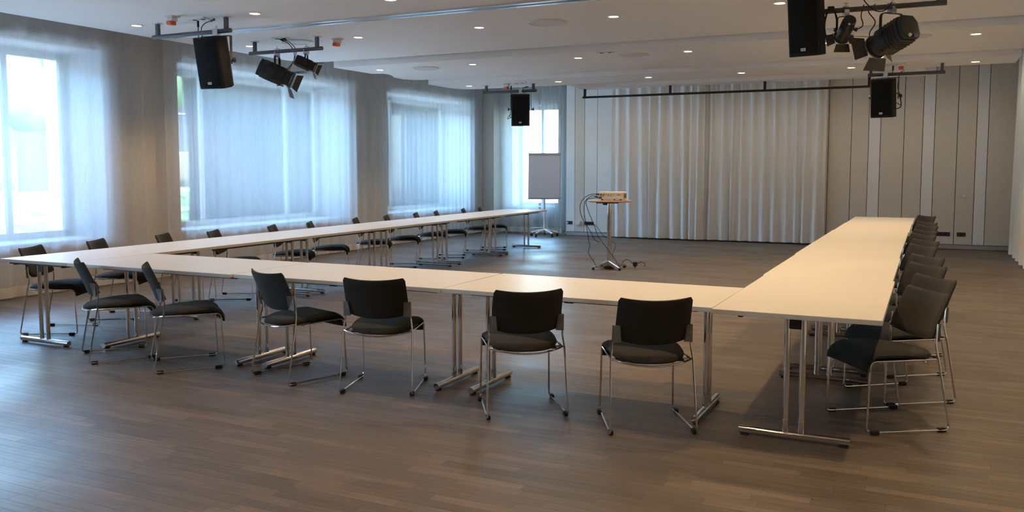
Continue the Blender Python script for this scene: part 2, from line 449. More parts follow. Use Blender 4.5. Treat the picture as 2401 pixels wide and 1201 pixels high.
curtain('sheer_curtain', 'sheer white curtain across the window nearest the camera, at the left edge', (-9.43, 8.22), (-9.43, 2.9), .025, ZCT, M_sheer, M_hem, .30, .040, 11)
curtain('sheer_curtain', 'sheer white curtain over the middle window behind the hanging spotlights', (-9.43, 13.78), (-9.43, 8.56), .025, ZCT, M_sheer, M_hem, .26, .024, 12)
curtain('sheer_curtain', 'sheer white curtain over the far left window beside the grey corner pillar', (-9.43, 17.85), (-9.43, 13.80), .025, ZCT, M_sheer, M_hem, .19, .018, 13)
curtain('sheer_curtain', 'sheer white curtain of the window beside the camera', (-9.43, 2.75), (-9.43, -1.7), .025, ZCT, M_sheer, M_hem, .30, .020, 14)
curtain('sheer_curtain', 'flat sheer curtain in the corner window, left of the gathered folds', (-9.12, 18.14), (-8.12, 18.14), .03, ZCT, M_sheer, M_hem, .30, .022, 15)
curtain('gathered_curtain', 'tightly gathered sheer curtain behind the right side of the flip chart', (-8.05, 18.10), (-7.42, 18.06), .03, ZCT, M_sheer, M_hem, .10, .042, 16)
curtain('stage_curtain', 'left half of the pale stage curtain behind the projector', (-6.22, 17.78), (-4.19, 17.76), .03, ZCT, M_stage, M_stage, .205, .056, 17, hem=.12, fine=0)
curtain('stage_curtain', 'right half of the pale stage curtain, beside the beige wall panels', (-4.205, 17.85), (-1.83, 17.83), .03, ZCT, M_stage, M_stage, .215, .054, 18, hem=.12, fine=0)
curtain('side_curtain', 'white wavy curtain along the right wall at the picture edge', (1.36, 17.5), (1.36, 7.0), .03, ZCT, M_side, M_side, .55, .075, 19, hem=.12)
# grey pillar in the far left corner, showing between the curtains
o = MB().box((-9.60, 17.88, 0), (-9.14, 18.44, ZC)).build('wall_corner', M_wall, smooth=0); tag(o, kind='structure')

# ------------------------------------------------------------------ chairs
def pad(P, N_sign, h, nu, nv):
    """cushion around the mid surface P(u,v); thickness h(u,v) to both sides"""
    mb = MB(); e = 1e-3
    def nrm(u, v):
        a = Vector(P(min(1, u+e), v)) - Vector(P(max(0, u-e), v)); b = Vector(P(u, min(1, v+e))) - Vector(P(u, max(0, v-e)))
        return a.cross(b).normalized()*N_sign
    def top(u, v): return Vector(P(u, v)) + nrm(u, v)*h(u, v)
    def bot(u, v): return Vector(P(u, v)) - nrm(u, v)*h(u, v)*.75
    mb.grid(top, nu, nv); k = len(mb.v); mb.grid(bot, nu, nv)
    id0 = lambda i, j: i*(nv+1)+j
    for i in range(nu):
        for j in (0, nv): mb.f.append((id0(i, j), id0(i+1, j), k+id0(i+1, j), k+id0(i, j)))
    for j in range(nv):
        for i in (0, nu): mb.f.append((id0(i, j), id0(i, j+1), k+id0(i, j+1), k+id0(i, j)))
    return mb
def make_chair():
    t = thing('sled_chair', '', 'chair')
    # seat
    def seatP(u, v):
        U = 2*u-1
        hw = .205 + .018*sin(min(v*1.4, 1)*pi/2)
        hw *= 1 - .16*max(0, (.22-v)/.22)**2
        yr = -.245 + .105*abs(U)**2.6
        s = v*(1.10)
        L = .235 - yr
        if s <= .88:
            y = yr + L*s/.88*.90; z = .440 + .012*sin(s/.88*pi) - .026*(1-s/.88)
        else:
            a = (s-.88)/.22; y = yr + L*.90 + .055*sin(a*pi/2); z = .430 - .075*(1-cos(a*pi/2)) - 0.0
        z -= .008*(1-abs(U)**2)*(1 if s < .88 else 0)*0
        return (U*hw, y, z)
    def seath(u, v):
        U = 2*u-1; a = 1-abs(U)**7; b = 1-abs(2*v-1)**10
        return .006 + .020*sqrt(max(0, a*b))
    pad(seatP, 1, seath, 16, 18).build('seat', M_fabric, t, smooth=60)
    # backrest
    def backP(u, v):
        U = 2*u-1
        zb = .508 + .034*abs(U)**2.5; zt = .773 + .016*U*U
        z = zb + (zt-zb)*v
        hw = .214 - .006*(z-.48)/.32 - .022*max(0, (.56-z)/.08)**2
        if v > .9: hw -= .012*((v-.9)/.1)**3
        y = -.180 - .110*(z-.48)/.32 + .050*U*U - .02*((z-.48)/.32)**2
        return (U*hw, y, z)
    def backh(u, v):
        U = 2*u-1
        return .006 + .011*sqrt(max(0, (1-abs(U)**8)*(1-abs(2*v-1)**10)))
    pad(backP, -1, backh, 16, 14).build('backrest', M_fabric, t, smooth=60)
    R = .0058
    for s in (-1, 1):
        path = fillet([(s*.222,-.172,.622),(s*.225,-.160,.50),(s*.236,-.172,.425),(s*.247,-.248,.0125),(s*.228,.250,.0125),(s*.222,.232,.415),(s*.228,-.165,.418)],
                      [0,.03,.03,.03,.03,.035,0], 4)
        MB().tube(path, R, 8).build('side_frame', M_chrome, t)
        # bracket that grips the lower corner of the backrest
        b = MB()
        q0 = [(s*.226,-.174,.520),(s*.226,-.178,.622),(s*.188,-.209,.622),(s*.178,-.186,.525)]
        vs = [Vector(p) for p in q0] + [Vector(p)+Vector((s*.004,-.007,0)) for p in q0]
        b.add(vs, [(0,1,2,3),(7,6,5,4),(0,4,5,1),(1,5,6,2),(2,6,7,3),(3,7,4,0)])
        b.build('back_bracket', M_bracket, t, smooth=0)
        for yy in (-.205, .205):
            MB().box((s*.238-.012, yy-.024, 0), (s*.238+.012, yy+.024, .024)).build('foot_glide', M_rubber, t, smooth=0, bevel=.004)
    arcp = [(-.234+.468*i/14, -.170-.080*(1-abs(2*i/14-1)**2.4), .423-.026*(1-abs(2*i/14-1)**2)) for i in range(15)]
    MB().tube(arcp, R, 8).build('rear_rail', M_chrome, t)
    MB().tube([(-.222,.175,.408),(.222,.175,.408)], R, 8).build('cross_rail', M_chrome, t)
    MB().tube([(-.226,-.10,.408),(.226,-.10,.408)], R, 8).build('cross_rail', M_chrome, t)
    MB().box((-.19,-.16,.405),(.19,.19,.414)).build('seat_shell', M_black, t, smooth=0)
    return t
chair0 = make_chair(); used = []
def chair(cx, cyy, ang, label, group):
    """ang: direction the sitter faces, degrees from +x"""
    r = chair0 if not used else dup(chair0)
    used.append(r)
    return place(r, (cx, cyy, 0), radians(ang-90), label, group)
front = [(-5.831,4.767,58,'leftmost of the six black padded chairs along the front table row'),
 (-5.086,4.769,51,'second black padded chair from the left along the front table row'),
 (-4.085,4.878,72,'third black padded chair from the left along the front row, half turned away'),
 (-3.337,4.875,109,'black padded chair seen from behind, third from the right along the front row'),
 (-2.263,4.803,125,'black padded chair seen from behind, second from the right along the front row'),
 (-1.468,4.828,119,'rightmost black padded chair of the front row, by the table corner')]
for a in front: chair(*a, 'black chairs along the front table row')
ordw = ['first','second','third','fourth','fifth','sixth','seventh','eighth','ninth','tenth','eleventh','twelfth']
# right row: corner of the back (near edge) measured at the floor / top edge
R_near = [(.145,5.42,-146),(.195,6.11,-144),(.155,6.92,-142),(.150,7.63,-143),(.105,8.70,-145),(.125,9.37,-144),(.105,10.22,-143),(.125,10.95,-142),(.135,11.92,-144),(.135,12.68,-143),(.125,14.42,-143)]
for i, (ax, ay, th) in enumerate(R_near):
    f = Vector((cos(radians(th)), sin(radians(th)))); side = Vector((-f.y, f.x))*-1
    c = Vector((ax, ay)) + f*.245 + side*.243
    chair(c.x, c.y, th, ('brown-lit padded chair at the right table row, %s from the camera' % ordw[i]) if i else 'padded chair nearest the camera at the right table row, its chrome sled in full view', 'chairs along the right table row')
L_near = [(-7.325,4.957,28),(-7.44,5.74,29),(-7.46,6.60,29),(-7.355,7.235,28),(-7.360,8.25,30),(-7.370,9.03,33),(-7.38,10.05,30),(-7.39,10.83,27),(-7.40,11.70,27),(-7.415,12.37,27),(-7.425,13.33,26),(-7.43,13.97,26)]
for i, (ax, ay, th) in enumerate(L_near):
    f = Vector((cos(radians(th)), sin(radians(th)))); side = Vector((-f.y, f.x))
    c = Vector((ax, ay)) + f*.245 + side*.243
    chair(c.x, c.y, th, 'dark padded chair on the window side of the left table row, %s from the camera' % ordw[i], 'chairs on the window side of the left table row')

# ------------------------------------------------------------------ tables
TZ = .72
def make_table(L, Wd, legs, off=0.0):
    """folding table, long axis along local x, centre at origin; legs = x of the two T legs; off = sideways offset of the legs"""
    t = thing('folding_table', '', 'table')
    MB().box((-L/2+.0015,-Wd/2,TZ-.028),(L/2-.0015,Wd/2,TZ)).build('tabletop', M_white, t, smooth=0, bevel=.0025)
    for s in (-1, 1):
        MB().box((legs[0], s*.30-.012+off*.3, TZ-.052), (legs[1], s*.30+.012+off*.3, TZ-.028)).build('under_rail', M_steel, t, smooth=0)
    for x in legs:
        fb = MB().tube([(x,-.295+off,.031),(x,.295+off,.031)], .0215, 14).build('foot_bar', M_chrome, t)
        for s in (-1, 1):
            MB().box((x-.014, s*.262+off-.022, 0), (x+.014, s*.262+off+.022, .012)).build('foot_pad', M_rubber, fb, smooth=0, bevel=.004)
        for s in (-1, 1):
            lg = MB().tube([(x, s*.042+off, .045), (x, s*.042+off, TZ-.03)], .0165, 14).build('leg_tube', M_chrome, t)
            MB().tube([(x, s*.042+off, .055), (x, s*.042+off, .115)], .0178, 14).build('leg_collar', M_chrome, lg)
        MB().box((x-.016, -.030+off, TZ-.094), (x+.016, .030+off, TZ-.03)).build('hinge_box', M_black, t, smooth=0, bevel=.003)
        MB().box((x-.022, -.33+off*.3, TZ-.040), (x+.022, .33+off*.3, TZ-.027)).build('hinge_plate', M_steel, t, smooth=0)
    for s in (-1, 1):
        MB().box((-.03, s*(Wd/2-.045)-.015, TZ-.042), (.03, s*(Wd/2-.045)+.015, TZ-.027)).build('edge_latch', M_black, t, smooth=0, bevel=.004)
    return t
gT = 'white folding tables set out in a U'
tp = ['left','middle','right']
for i, (x0, x1, yc, lx) in enumerate([(-6.436,-4.640,5.225,(-6.15,-4.70)),(-4.640,-2.852,5.255,(-4.44,-2.955)),(-2.852,-1.070,5.262,(-2.69,-1.19))]):
    xc = (x0+x1)/2
    t = make_table(x1-x0-.008, .90, (lx[0]-xc, lx[1]-xc), -.05)
    place(t, (xc, yc, 0), [radians(1.0), radians(.9), radians(-.8)][i]*.35, '%s white folding table of the front row, beside the black chairs' % tp[i], gT)
RL = (15.12-4.768)/6
for i in range(6):
    a = 4.768+RL*i; b = a+RL; yc = (a+b)/2
    l0 = (4.865 if i == 0 else a+.13) - yc; l1 = b-.155-yc
    xc = -.632 + [.0,-.012,-.022,-.02,-.01,.0][i]
    t = make_table(RL, .88, (l0, l1), 0.0)
    place(t, (xc, yc, 0), pi/2, 'white folding table of the right row, %s' % ['nearest the camera','second from the camera','third from the camera','fourth from the camera','second from its far end','at its far end'][i], gT)
L_legs = [(4.80,6.25),(6.46,7.99),(8.26,9.70),(9.99,11.41),(11.70,13.19),(13.43,14.86)]
LL = (15.08-4.768)/6
for i in range(6):
    a = 4.768+LL*i; b = a+LL; yc = (a+b)/2
    xin = -6.438-.0125*(yc-4.768); xc = xin-.42
    l0, l1 = max(L_legs[i][0], a+.03)-yc, min(L_legs[i][1], b-.03)-yc
    t = make_table(LL, .84, (l0, l1), -.085)
    place(t, (xc, yc, 0), pi/2 + .0125, 'white folding table of the left row, %s' % ['nearest the camera','second from the camera','third from the camera','fourth from the camera','second from its far end','at its far end by the flip chart'][i], gT)

# ------------------------------------------------------------------ downlights
def make_downlight():
    t = thing('recessed_downlight', '', 'downlight')
    prof = [(.068,.003),(.068,-.006),(.060,-.008),(.050,-.003),(.050,.003)]
    MB().lathe(prof, 28).build('trim_ring', M_trimring, t)
    MB().lathe([(.049,.001),(.049,-.0035)], 24).build('lens', M_lens, t, smooth=0)
    return t
DLX = [-8.28,-6.51,-4.79,-3.14,-1.40,.36]
rows = [(-.2,Z1,DLX),(1.65,Z1,DLX),(3.45,Z1,DLX),(5.32,Z1,DLX),(7.16,Z1,DLX),(9.00,Z1,DLX),
        (11.42,Z2,[-7.85,-6.19,-4.50,-2.94,-1.25,.43]),(13.60,Z3,[-7.44,-5.72,-4.14,-2.66,-1.08,.52]),
        (15.95,ZC,[-7.44,-5.72,-4.14,-2.66,-1.08,.52])]  # last row is out of view, added to light the back wall
rname = ['seventh','sixth','fifth','fourth','third','second','first','back']
colw = ['at the window end','second from the windows','third from the windows','fourth from the windows','second from the right wall','at the right wall end']
rowl = ['row behind the camera','row above the camera','row just ahead of the camera','row over the front chairs','row before the ceiling track','row behind the ceiling track','row on the second ceiling step','row on the lowest ceiling step','unseen row added to light the back wall']
dl0 = make_downlight(); first = True
sp = bpy.data.lights.new('downlight_beam', 'SPOT'); sp.energy = LAMP_W; sp.color = LAMP_COL; sp.spot_size = radians(118); sp.spot_blend = .6; sp.shadow_soft_size = .045
beams = []
for k in LAMP_DIM:
    b = sp.copy(); b.energy = LAMP_W*k; beams.append(b)
dimmed, near_b = [], []
for k in LAMP_DIM:
    b = sp.copy(); b.energy = LAMP_W*k*.30; dimmed.append(b)
    b = sp.copy(); b.energy = LAMP_W*k*.75; near_b.append(b)
added_wash = sp.copy(); added_wash.energy = LAMP_W*.26; added_wash.spot_size = radians(170); added_wash.color = (1.0, .86, .70)      # unseen row added to brighten the back wall; wider, whiter
for (yy, zz, xs), rl in zip(rows, rowl):
    for ci, (xx, cw) in enumerate(zip(xs, colw)):
        r = dl0 if first else dup(dl0); first = False
        place(r, (xx, yy, zz), 0, 'warm downlight %s, %s' % (cw, rl), 'recessed ceiling downlights')
        l = bpy.data.objects.new('downlight_beam', added_wash if zz == ZC else (dimmed[ci] if yy == 3.45 else near_b[ci] if yy < 3 else beams[ci])); C.objects.link(l); l.location = (xx, yy, zz-.02)

# ceiling discs (flush round speakers), smoke detectors, outlets
def disc(x, y, z, r, label):
    t = thing('ceiling_speaker', label, 'ceiling speaker', (x, y, z), 0, 'round ceiling speakers')
    MB().lathe([(r,.004),(r,-.010),(r-.018,-.016),(r-.026,-.010)], 40).build('rim', M_plastic, t)
    MB().lathe([(r-.024,-.004),(r-.024,-.0105),(r*.5,-.013),(.01,-.0135)], 40).build('grille', M_disc, t)
disc(-3.94, 9.02, Z1, .215, 'round white ceiling speaker in the middle of the nearest ceiling step')
disc(-7.44, 8.95, Z1, .215, 'round white ceiling speaker above the left pair of spotlights')
disc(-7.06, 11.52, Z2, .205, 'round white ceiling speaker on the second step near the windows')
disc(-3.69, 11.44, Z2, .205, 'round white ceiling speaker in the middle of the second step')
disc(-.23, 11.32, Z2, .205, 'round white ceiling speaker half hidden behind the right spotlight')
def socket(x, y, z, label):
    t = thing('ceiling_socket', label, 'socket', (x, y, z), 0, 'ceiling sockets with red plugs')
    MB().box((-.055,-.055,-.012),(.055,.055,.002)).build('plate', M_plastic, t, smooth=0, bevel=.004)
    MB().box((-.045,-.04,-.055),(.035,.04,-.012)).build('socket_body', M_plastic, t, smooth=0, bevel=.006)
    MB().box((-.040,-.055,-.095),(.024,.03,-.055)).build('red_cover', M_red, t, smooth=0, bevel=.008)
socket(-7.44, 6.91, Z1, 'white ceiling socket with red cover above the left loudspeaker bar')
socket(-6.83, 9.00, Z1, 'white ceiling socket with red cover right of the left spotlights')
socket(-6.67, 13.56, Z3, 'white ceiling socket with red cover above the far left loudspeaker')
socket(-.40, 13.32, Z3, 'white ceiling socket with red cover above the far right loudspeaker')
def outlet_plate(x, y, z, label, n=2):
    t = thing('ceiling_outlet', label, 'socket', (x, y, z), 0, 'flush ceiling outlets')
    MB().box((-.06*n,-.045,-.010),(.06*n,.045,.002)).build('plate', M_plastic, t, smooth=0, bevel=.003)
    for i in range(n):
        MB().lathe([(.026,-.009),(.024,-.013),(.012,-.013)], 16, Matrix.Translation((-.06*n+.06+.12*i,0,0))).build('inlet', M_dark, t)
outlet_plate(-7.30, 7.15, Z1, 'flush outlet plate in the ceiling above the left loudspeaker')
outlet_plate(-7.42, 8.62, Z1, 'flush outlet plate in the ceiling above the left spotlights')
outlet_plate(-3.95, 11.02, Z2, 'flush outlet plate beside the middle disc of the second ceiling step')
outlet_plate(-6.40, 13.50, Z3, 'flush outlet plate in the ceiling above the far left loudspeaker')

# ------------------------------------------------------------------ hanging bars
def pipe_bar(x0, x1, y, zb, zc, rods, label, m=M_steel, r=.024, name='hanging_bar', ybar=None):
    t = thing(name, label, 'hanging bar', (x0, y, zb))
    MB().tube([(0,0,0),(x1-x0,0,0)], r, 14).build('bar', m, t)
    for x in rods:
        zt = zc(x) if callable(zc) else zc
        rd = MB().box((x-x0-.019,-.019,0),(x-x0+.019,.019,zt-zb+.004)).build('hanger', m, t, smooth=0)
        MB().box((x-x0-.04,-.04,zt-zb-.006),(x-x0+.04,.04,zt-zb+.004)).build('ceiling_plate', M_plastic, rd, smooth=0)
    return t
pipe_bar(-8.04,-6.87,7.18,3.0,Z1,(-7.965,-6.935),'grey steel bar holding the left loudspeaker')
pipe_bar(-8.035,-6.86,8.73,3.0,Z1,(-7.95,-6.94),'grey steel bar holding the left pair of spotlights')
pipe_bar(-7.20,-6.17,13.70,2.855,Z3,(-7.15,-6.23),'grey steel bar holding the far left loudspeaker')
pipe_bar(-.85,.15,13.55,2.85,Z3,(-.81,.11),'grey steel bar holding the far right loudspeaker')
pipe_bar(-1.25,.09,8.73,2.985,Z1,(-1.15,.02),'grey steel bar at the top edge holding loudspeaker and two spotlights')
pipe_bar(-5.585,-.80,14.40,2.765,Z4,(-5.545,-4.0,-2.44,-.88),'long thin black rail running across in front of the stage curtain',M_blackbar,.019,'stage_rail')

def speaker(x, y, zbar, rz, tilt, label, w=.315, h=.545, d=.30, drop=.062, off=.02, rear=False):
    """loudspeaker in a U yoke hung from a bar at height zbar; faces local -y, rotated rz, tilted down by tilt"""
    t = thing('loudspeaker', label, 'loudspeaker', (x, y, zbar), rz, 'hanging loudspeakers')
    cz = -drop-h/2
    M = Matrix.Translation((0,-off,cz)) @ Matrix.Rotation(tilt, 4, 'X')
    poly = [(-w/2,-d/2+.02),(-w/2+.03,-d/2),(w/2-.03,-d/2),(w/2,-d/2+.02),(w/2,d*.02),(w*.27,d/2),(-w*.27,d/2),(-w/2,d*.02)]
    MB().prism(poly, -h/2, h/2, M).build('cabinet', M_cab, t, smooth=25, bevel=.008)
    g = MB()
    def gp(u, v):
        X = (2*u-1)*(w/2-.022); Zz = (2*v-1)*(h/2-.035)
        return M @ Vector((X, -d/2-.003-.014*(1-(2*u-1)**2), Zz))
    g.grid(gp, 10, 2)
    rim = [gp(0,0), gp(1,0), gp(1,1), gp(0,1)]
    g.build('grille', M_grille, t, smooth=60)
    bz = -h/2+.062
    bd = MB(); bd.box((-.022,-d/2-.022,bz-.013),(.022,-d/2-.012,bz+.013), M).build('badge', M_badge, t, smooth=0)
    for q in ((-.014,-.004),(.004,.016)):
        MB().box((q[0],-d/2-.0235,bz-.006),(q[1]-.003,-d/2-.0205,bz+.006), M).build('badge_mark', M_black, t, smooth=0)
    # yoke
    if rear:
        MB().box((-.05,-off+d/2-.05,-.06),(.05,.03,-.03)).box((-.05,-off+d/2-.05,cz-.12),(.05,-off+d/2-.02,-.03)).build('rear_bracket', M_steel, t, smooth=0)
    yk = w/2+.022
    if not rear:
        k = MB()
        k.box((-yk-.003,-.02,cz-.02),(-yk+.003,.02,-.05)); k.box((yk-.003,-.02,cz-.02),(yk+.003,.02,-.05)); k.box((-yk-.003,-.02,-.054),(yk+.003,.02,-.048))
        k.build('yoke', M_steel, t, smooth=0)
        for s in (-1, 1):
            Mk = Matrix.Translation((s*(yk+.003),0,cz+.02)) @ Matrix.Rotation(s*pi/2, 4, 'Y')
            MB().lathe([(.008,0),(.008,.022),(.026,.026),(.028,.040),(.018,.046)], 14, Mk).build('yoke_knob', M_black, t)
    c = MB().box((-.032,-.03,-.048),(.032,.03,.030)); c.tube([(0,0,.03),(0,0,.062)], .008, 8)
    c.build('bar_clamp', M_alu, t, smooth=0, bevel=.004)
    return t
def hang_cable(t, pts, m=M_rubber, r=.005, plug=True):
    """cable as a part of the hanging device, given in world points"""
    Mi = Matrix.Rotation(-t.rotation_euler[2], 4, 'Z') @ Matrix.Translation(-Vector(t.location))
    P = [Mi @ Vector(p) for p in pts]
    o = MB().tube(spline(P, 7), r, 6).build('cable', m, t)
    if plug:
        a, b = P[-1], P[-2]; dd = (a-b).normalized()
        MB().tube([a-dd*.012, a+dd*.055], .012, 8).build('plug', M_black, o)
sa = speaker(-7.08, 7.18, 3.0, radians(10), radians(12), 'black loudspeaker under the left ceiling bar, nearest the windows')
hang_cable(sa, [(-7.30,7.25,2.45),(-7.36,7.22,2.6),(-7.36,7.20,2.9),(-7.345,7.18,3.03),(-7.345,7.18,3.08)])
hang_cable(sa, [(-7.29,7.22,2.85),(-7.31,7.19,3.03),(-7.22,7.15,3.09),(-7.10,7.13,3.11)])
sc = speaker(-6.47, 13.70, 2.855, radians(22), radians(3), 'small black loudspeaker far left, hanging before the corner window')
hang_cable(sc, [(-6.60,13.78,2.40),(-6.70,13.74,2.42),(-6.67,13.72,2.55),(-6.66,13.7,2.75),(-6.66,13.7,2.90)])
hang_cable(sc, [(-6.44,13.72,2.86),(-6.42,13.68,2.91),(-6.36,13.66,2.915)])
hang_cable(sc, [(-6.58,13.8,2.52),(-6.72,13.76,2.44),(-6.74,13.74,2.38),(-6.62,13.8,2.46)], plug=False)
sd = speaker(-.61, 13.55, 2.85, radians(-16), radians(6), 'small black loudspeaker far right, hanging before the striped wall panels')
hang_cable(sd, [(-.46,13.62,2.45),(-.40,13.6,2.42),(-.42,13.58,2.56),(-.45,13.56,2.66),(-.43,13.54,2.85),(-.37,13.44,2.885)], plug=False)
hang_cable(sd, [(-.50,13.6,2.58),(-.43,13.58,2.56),(-.40,13.6,2.40),(-.47,13.62,2.36)], plug=False, r=.007)
hang_cable(sd, [(-.53,13.55,2.86),(-.52,13.55,2.90),(-.52,13.55,2.915)])
se = speaker(-1.00, 8.73, 2.985, radians(-14), radians(9), 'large black loudspeaker cut off by the top edge of the picture', w=.30, d=.27, drop=-.115, off=.235, rear=True)

def fresnel(x, y, zbar, rz, pitch, scale, label, yoke_w=.115, octo=True):
    """theatre spotlight hung from a bar: beam along local -y turned by rz, dipped by pitch"""
    t = thing('stage_spotlight', label, 'spotlight', (x, y, zbar), rz, 'theatre spotlights')
    k = scale; yk = yoke_w*k; hz = -.20*k-.03
    M = Matrix.Translation((0,0,hz-.03*k)) @ Matrix.Rotation(pitch, 4, 'X') @ Matrix.Scale(k, 4)
    if octo:
        poly = [(-.075,-.115),(.075,-.115),(.10,-.075),(.10,.045),(.062,.10),(-.062,.10),(-.10,.045),(-.10,-.075)]
    else:
        poly = [(.092*cos(a*pi/8+pi/16), .092*sin(a*pi/8+pi/16)) for a in range(16)]
    MB().prism(poly, -.10, .17, M, axis='y').build('housing', M_lampbody, t, smooth=25, bevel=.004)
    bk = [(p[0]*.93, p[1]*.93) for p in poly]
    MB().prism(bk, .17, .215, M, axis='y').build('rear_cap', M_lampbody, t, smooth=25, bevel=.005)
    fn = MB()
    for i in range(4):
        pr = [(p[0]*1.03, p[1]*1.03) for p in poly]
        fn.prism(pr, .02+.035*i, .026+.035*i, M, axis='y')
    fn.build('cooling_ribs', M_lampbody, t, smooth=0)
    Ry = M @ Matrix.Rotation(pi/2, 4, 'X')
    MB().lathe([(.088,.09),(.094,.10),(.094,.165),(.104,.168),(.104,.182),(.086,.184),(.08,.172)], 28, Ry).build('lens_tube', M_lampbody, t)
    MB().lathe([(.079,.168),(.07,.178),(.03,.186),(.005,.188)], 24, Ry).build('lens', M_glassdark, t)
    MB().lathe([(.108,.184),(.108,.190),(.098,.190),(.098,.184)], 28, Ry).build('colour_frame', M_alu, t)
    # four barn door leaves around the mouth
    for a, op, lw in ((0, 62, .105), (180, 40, .105), (90, 25, .095), (270, 25, .095)):
        Mh = M @ Matrix.Translation((0,-.19,0)) @ Matrix.Rotation(radians(a), 4, 'Y') @ Matrix.Translation((0,0,.10)) @ Matrix.Rotation(radians(op), 4, 'X')
        MB().prism([(-lw*.85,0),(lw*.85,0),(lw*1.12,.115),(-lw*1.12,.115)], -.0015, .0015, Mh, axis='y').build('barn_door', M_barn, t, smooth=0)
    # yoke, clamp, knob
    yp = fillet([(-yk,0,hz-.03*k),(-yk,0,-.062),(yk,0,-.062),(yk,0,hz-.03*k)], .045*k, 5)
    yb = MB()
    n = len(yp)
    for i in range(n-1):
        a, b = Vector(yp[i]), Vector(yp[i+1]); dd = (b-a).normalized(); sd_ = Vector((0,1,0)); up = dd.cross(sd_)
        vs = []
        for q in (a, b):
            for e, f_ in ((-1,-1),(1,-1),(1,1),(-1,1)): vs.append(q + sd_*e*.013*k + up*f_*.004)
        yb.add(vs, [(0,1,2,3),(7,6,5,4),(0,4,5,1),(1,5,6,2),(2,6,7,3),(3,7,4,0)])
    yb.build('yoke', M_lampbody, t, smooth=0)
    for s in (-1, 1):
        MB().lathe([(.01,0),(.01,.012),(.018,.014),(.018,.03)], 12, Matrix.Translation((s*yk,0,hz-.03*k)) @ Matrix.Rotation(s*pi/2,4,'Y')).build('yoke_knob', M_black, t)
    cl = MB().box((-.022,-.034,-.056),(.022,-.026,.030)).box((-.022,.026,-.056),(.022,.034,-.0)).box((-.022,-.034,.028),(.022,.02,.036)).box((-.022,-.034,-.062),(.022,.034,-.03))
    cl.tube([(0,0,.036),(0,0,.06)], .006, 8); cl.box((-.02,-.004,.055),(.02,.004,.068))
    cl.build('bar_clamp', M_alu, t, smooth=0)
    MB().box((-.045,.214,-.105),(-.01,.226,-.08), M).build('power_inlet', M_purple, t, smooth=0)
    MB().lathe([(.014,.215),(.014,.228),(.004,.228)], 12, M @ Matrix.Translation((.03,0,-.09)) @ Matrix.Rotation(-pi/2,4,'X')).build('focus_knob', M_badge, t)
    MB().tube([M @ Vector((.10,-.06,-.10)), M @ Vector((.10,-.02,-.13))], .006*k, 8).build('focus_handle', M_black, t)
    return t
M_glassdark = mat('dark_lens_glass', (.05, .055, .06), .08, .0, var=.02)
fa = fresnel(-7.58, 8.73, 3.0, radians(118), radians(24), 1.10, 'larger black spotlight of the left pair, barn doors pointing right')
hang_cable(fa, [(-7.42,8.66,2.72),(-7.30,8.70,2.85),(-7.30,8.72,2.98),(-7.36,8.70,3.08),(-7.42,8.66,3.12)])
fb = fresnel(-7.11, 8.73, 3.0, radians(118), radians(24), .66, 'smaller black spotlight of the left pair, right of the larger one')
hang_cable(fb, [(-7.36,8.70,2.76),(-7.28,8.72,2.92),(-7.27,8.72,3.01),(-7.31,8.68,3.08),(-7.36,8.64,3.12)])
fc = fresnel(-.755, 8.73, 2.985, radians(-156), radians(32), .66, 'smaller black spotlight between the large loudspeaker and the larger spotlight', octo=False)
hang_cable(fc, [(-.66,8.62,2.78),(-.60,8.66,2.82),(-.62,8.7,2.92),(-.60,8.72,3.02)], plug=False)
fd = fresnel(-.36, 8.73, 2.985, radians(-134), radians(19), 1.08, 'large black spotlight at the top right with open barn doors', yoke_w=.118)
hang_cable(fd, [(-.52,8.84,2.66),(-.55,8.80,2.76),(-.50,8.76,2.86),(-.56,8.74,2.96),(-.50,8.73,3.02)], plug=False)
hang_cable(fd, [(-.36,8.70,3.02),(-.42,8.70,2.95),(-.50,8.70,2.955),(-.58,8.70,3.03),(-.62,8.70,3.10)], plug=False)
# coil of cable hung beside the large loudspeaker
t = thing('cable_coil', 'black cable coiled on the bar beside the large loudspeaker', 'cable', (-.88, 8.66, 2.985))
pts = [(.055*cos(a*.5)+.004*sin(a*1.7), .012*sin(a*.9), -.14+.15*sin(a*.5)) for a in range(0, 76)]
MB().tube(pts, .0055, 6).build('coil', M_rubber, t)
MB().box((-.03,-.03,-.03),(.03,.03,.03)).build('cable_tie', M_black, t, smooth=0, bevel=.01)

# ------------------------------------------------------------------ projector table, projector, cables
t = thing('projector_table', 'round high table on a chrome column holding the white projector', 'table', (-4.30, 12.22, 0), radians(8))
PZ = 1.035
MB().lathe([(.30,PZ-.028),(.318,PZ-.024),(.325,PZ-.014),(.322,PZ-.002),(.31,PZ)], 48).build('tabletop', M_wood, t)
MB().lathe([(.034,.05),(.034,PZ-.05)], 24).build('column', M_chrome, t)
MB().lathe([(.085,.012),(.085,.045),(.05,.06)], 24).build('base_hub', M_black, t)
MB().box((-.20,-.035,PZ-.05),(.13,.035,PZ-.028)).build('tilt_plate', M_black, t, smooth=0, bevel=.006)
MB().box((-.10,-.012,PZ-.075),(-.03,.012,PZ-.045)).build('tilt_lever', M_black, t, smooth=0, bevel=.004)
for k in range(4):
    a = radians(45+90*k)
    Mr = Matrix.Rotation(a, 4, 'Z')
    lg = MB()
    vs = [Mr @ Vector(p) for p in ((.03,-.03,.04),(.03,.03,.04),(.03,.03,.125),(.03,-.03,.125),(.30,-.022,.03),(.30,.022,.03),(.30,.022,.05),(.30,-.022,.05))]
    lg.add(vs, [(0,1,2,3),(7,6,5,4),(0,4,5,1),(1,5,6,2),(2,6,7,3),(3,7,4,0)])
    l_ = lg.build('base_arm', M_chrome, t, smooth=0, bevel=.008)
    MB().lathe([(.022,0),(.022,.016),(.012,.034)], 16, Matrix.Translation(Mr @ Vector((.28,0,0)))).build('levelling_foot', M_rubber, l_)
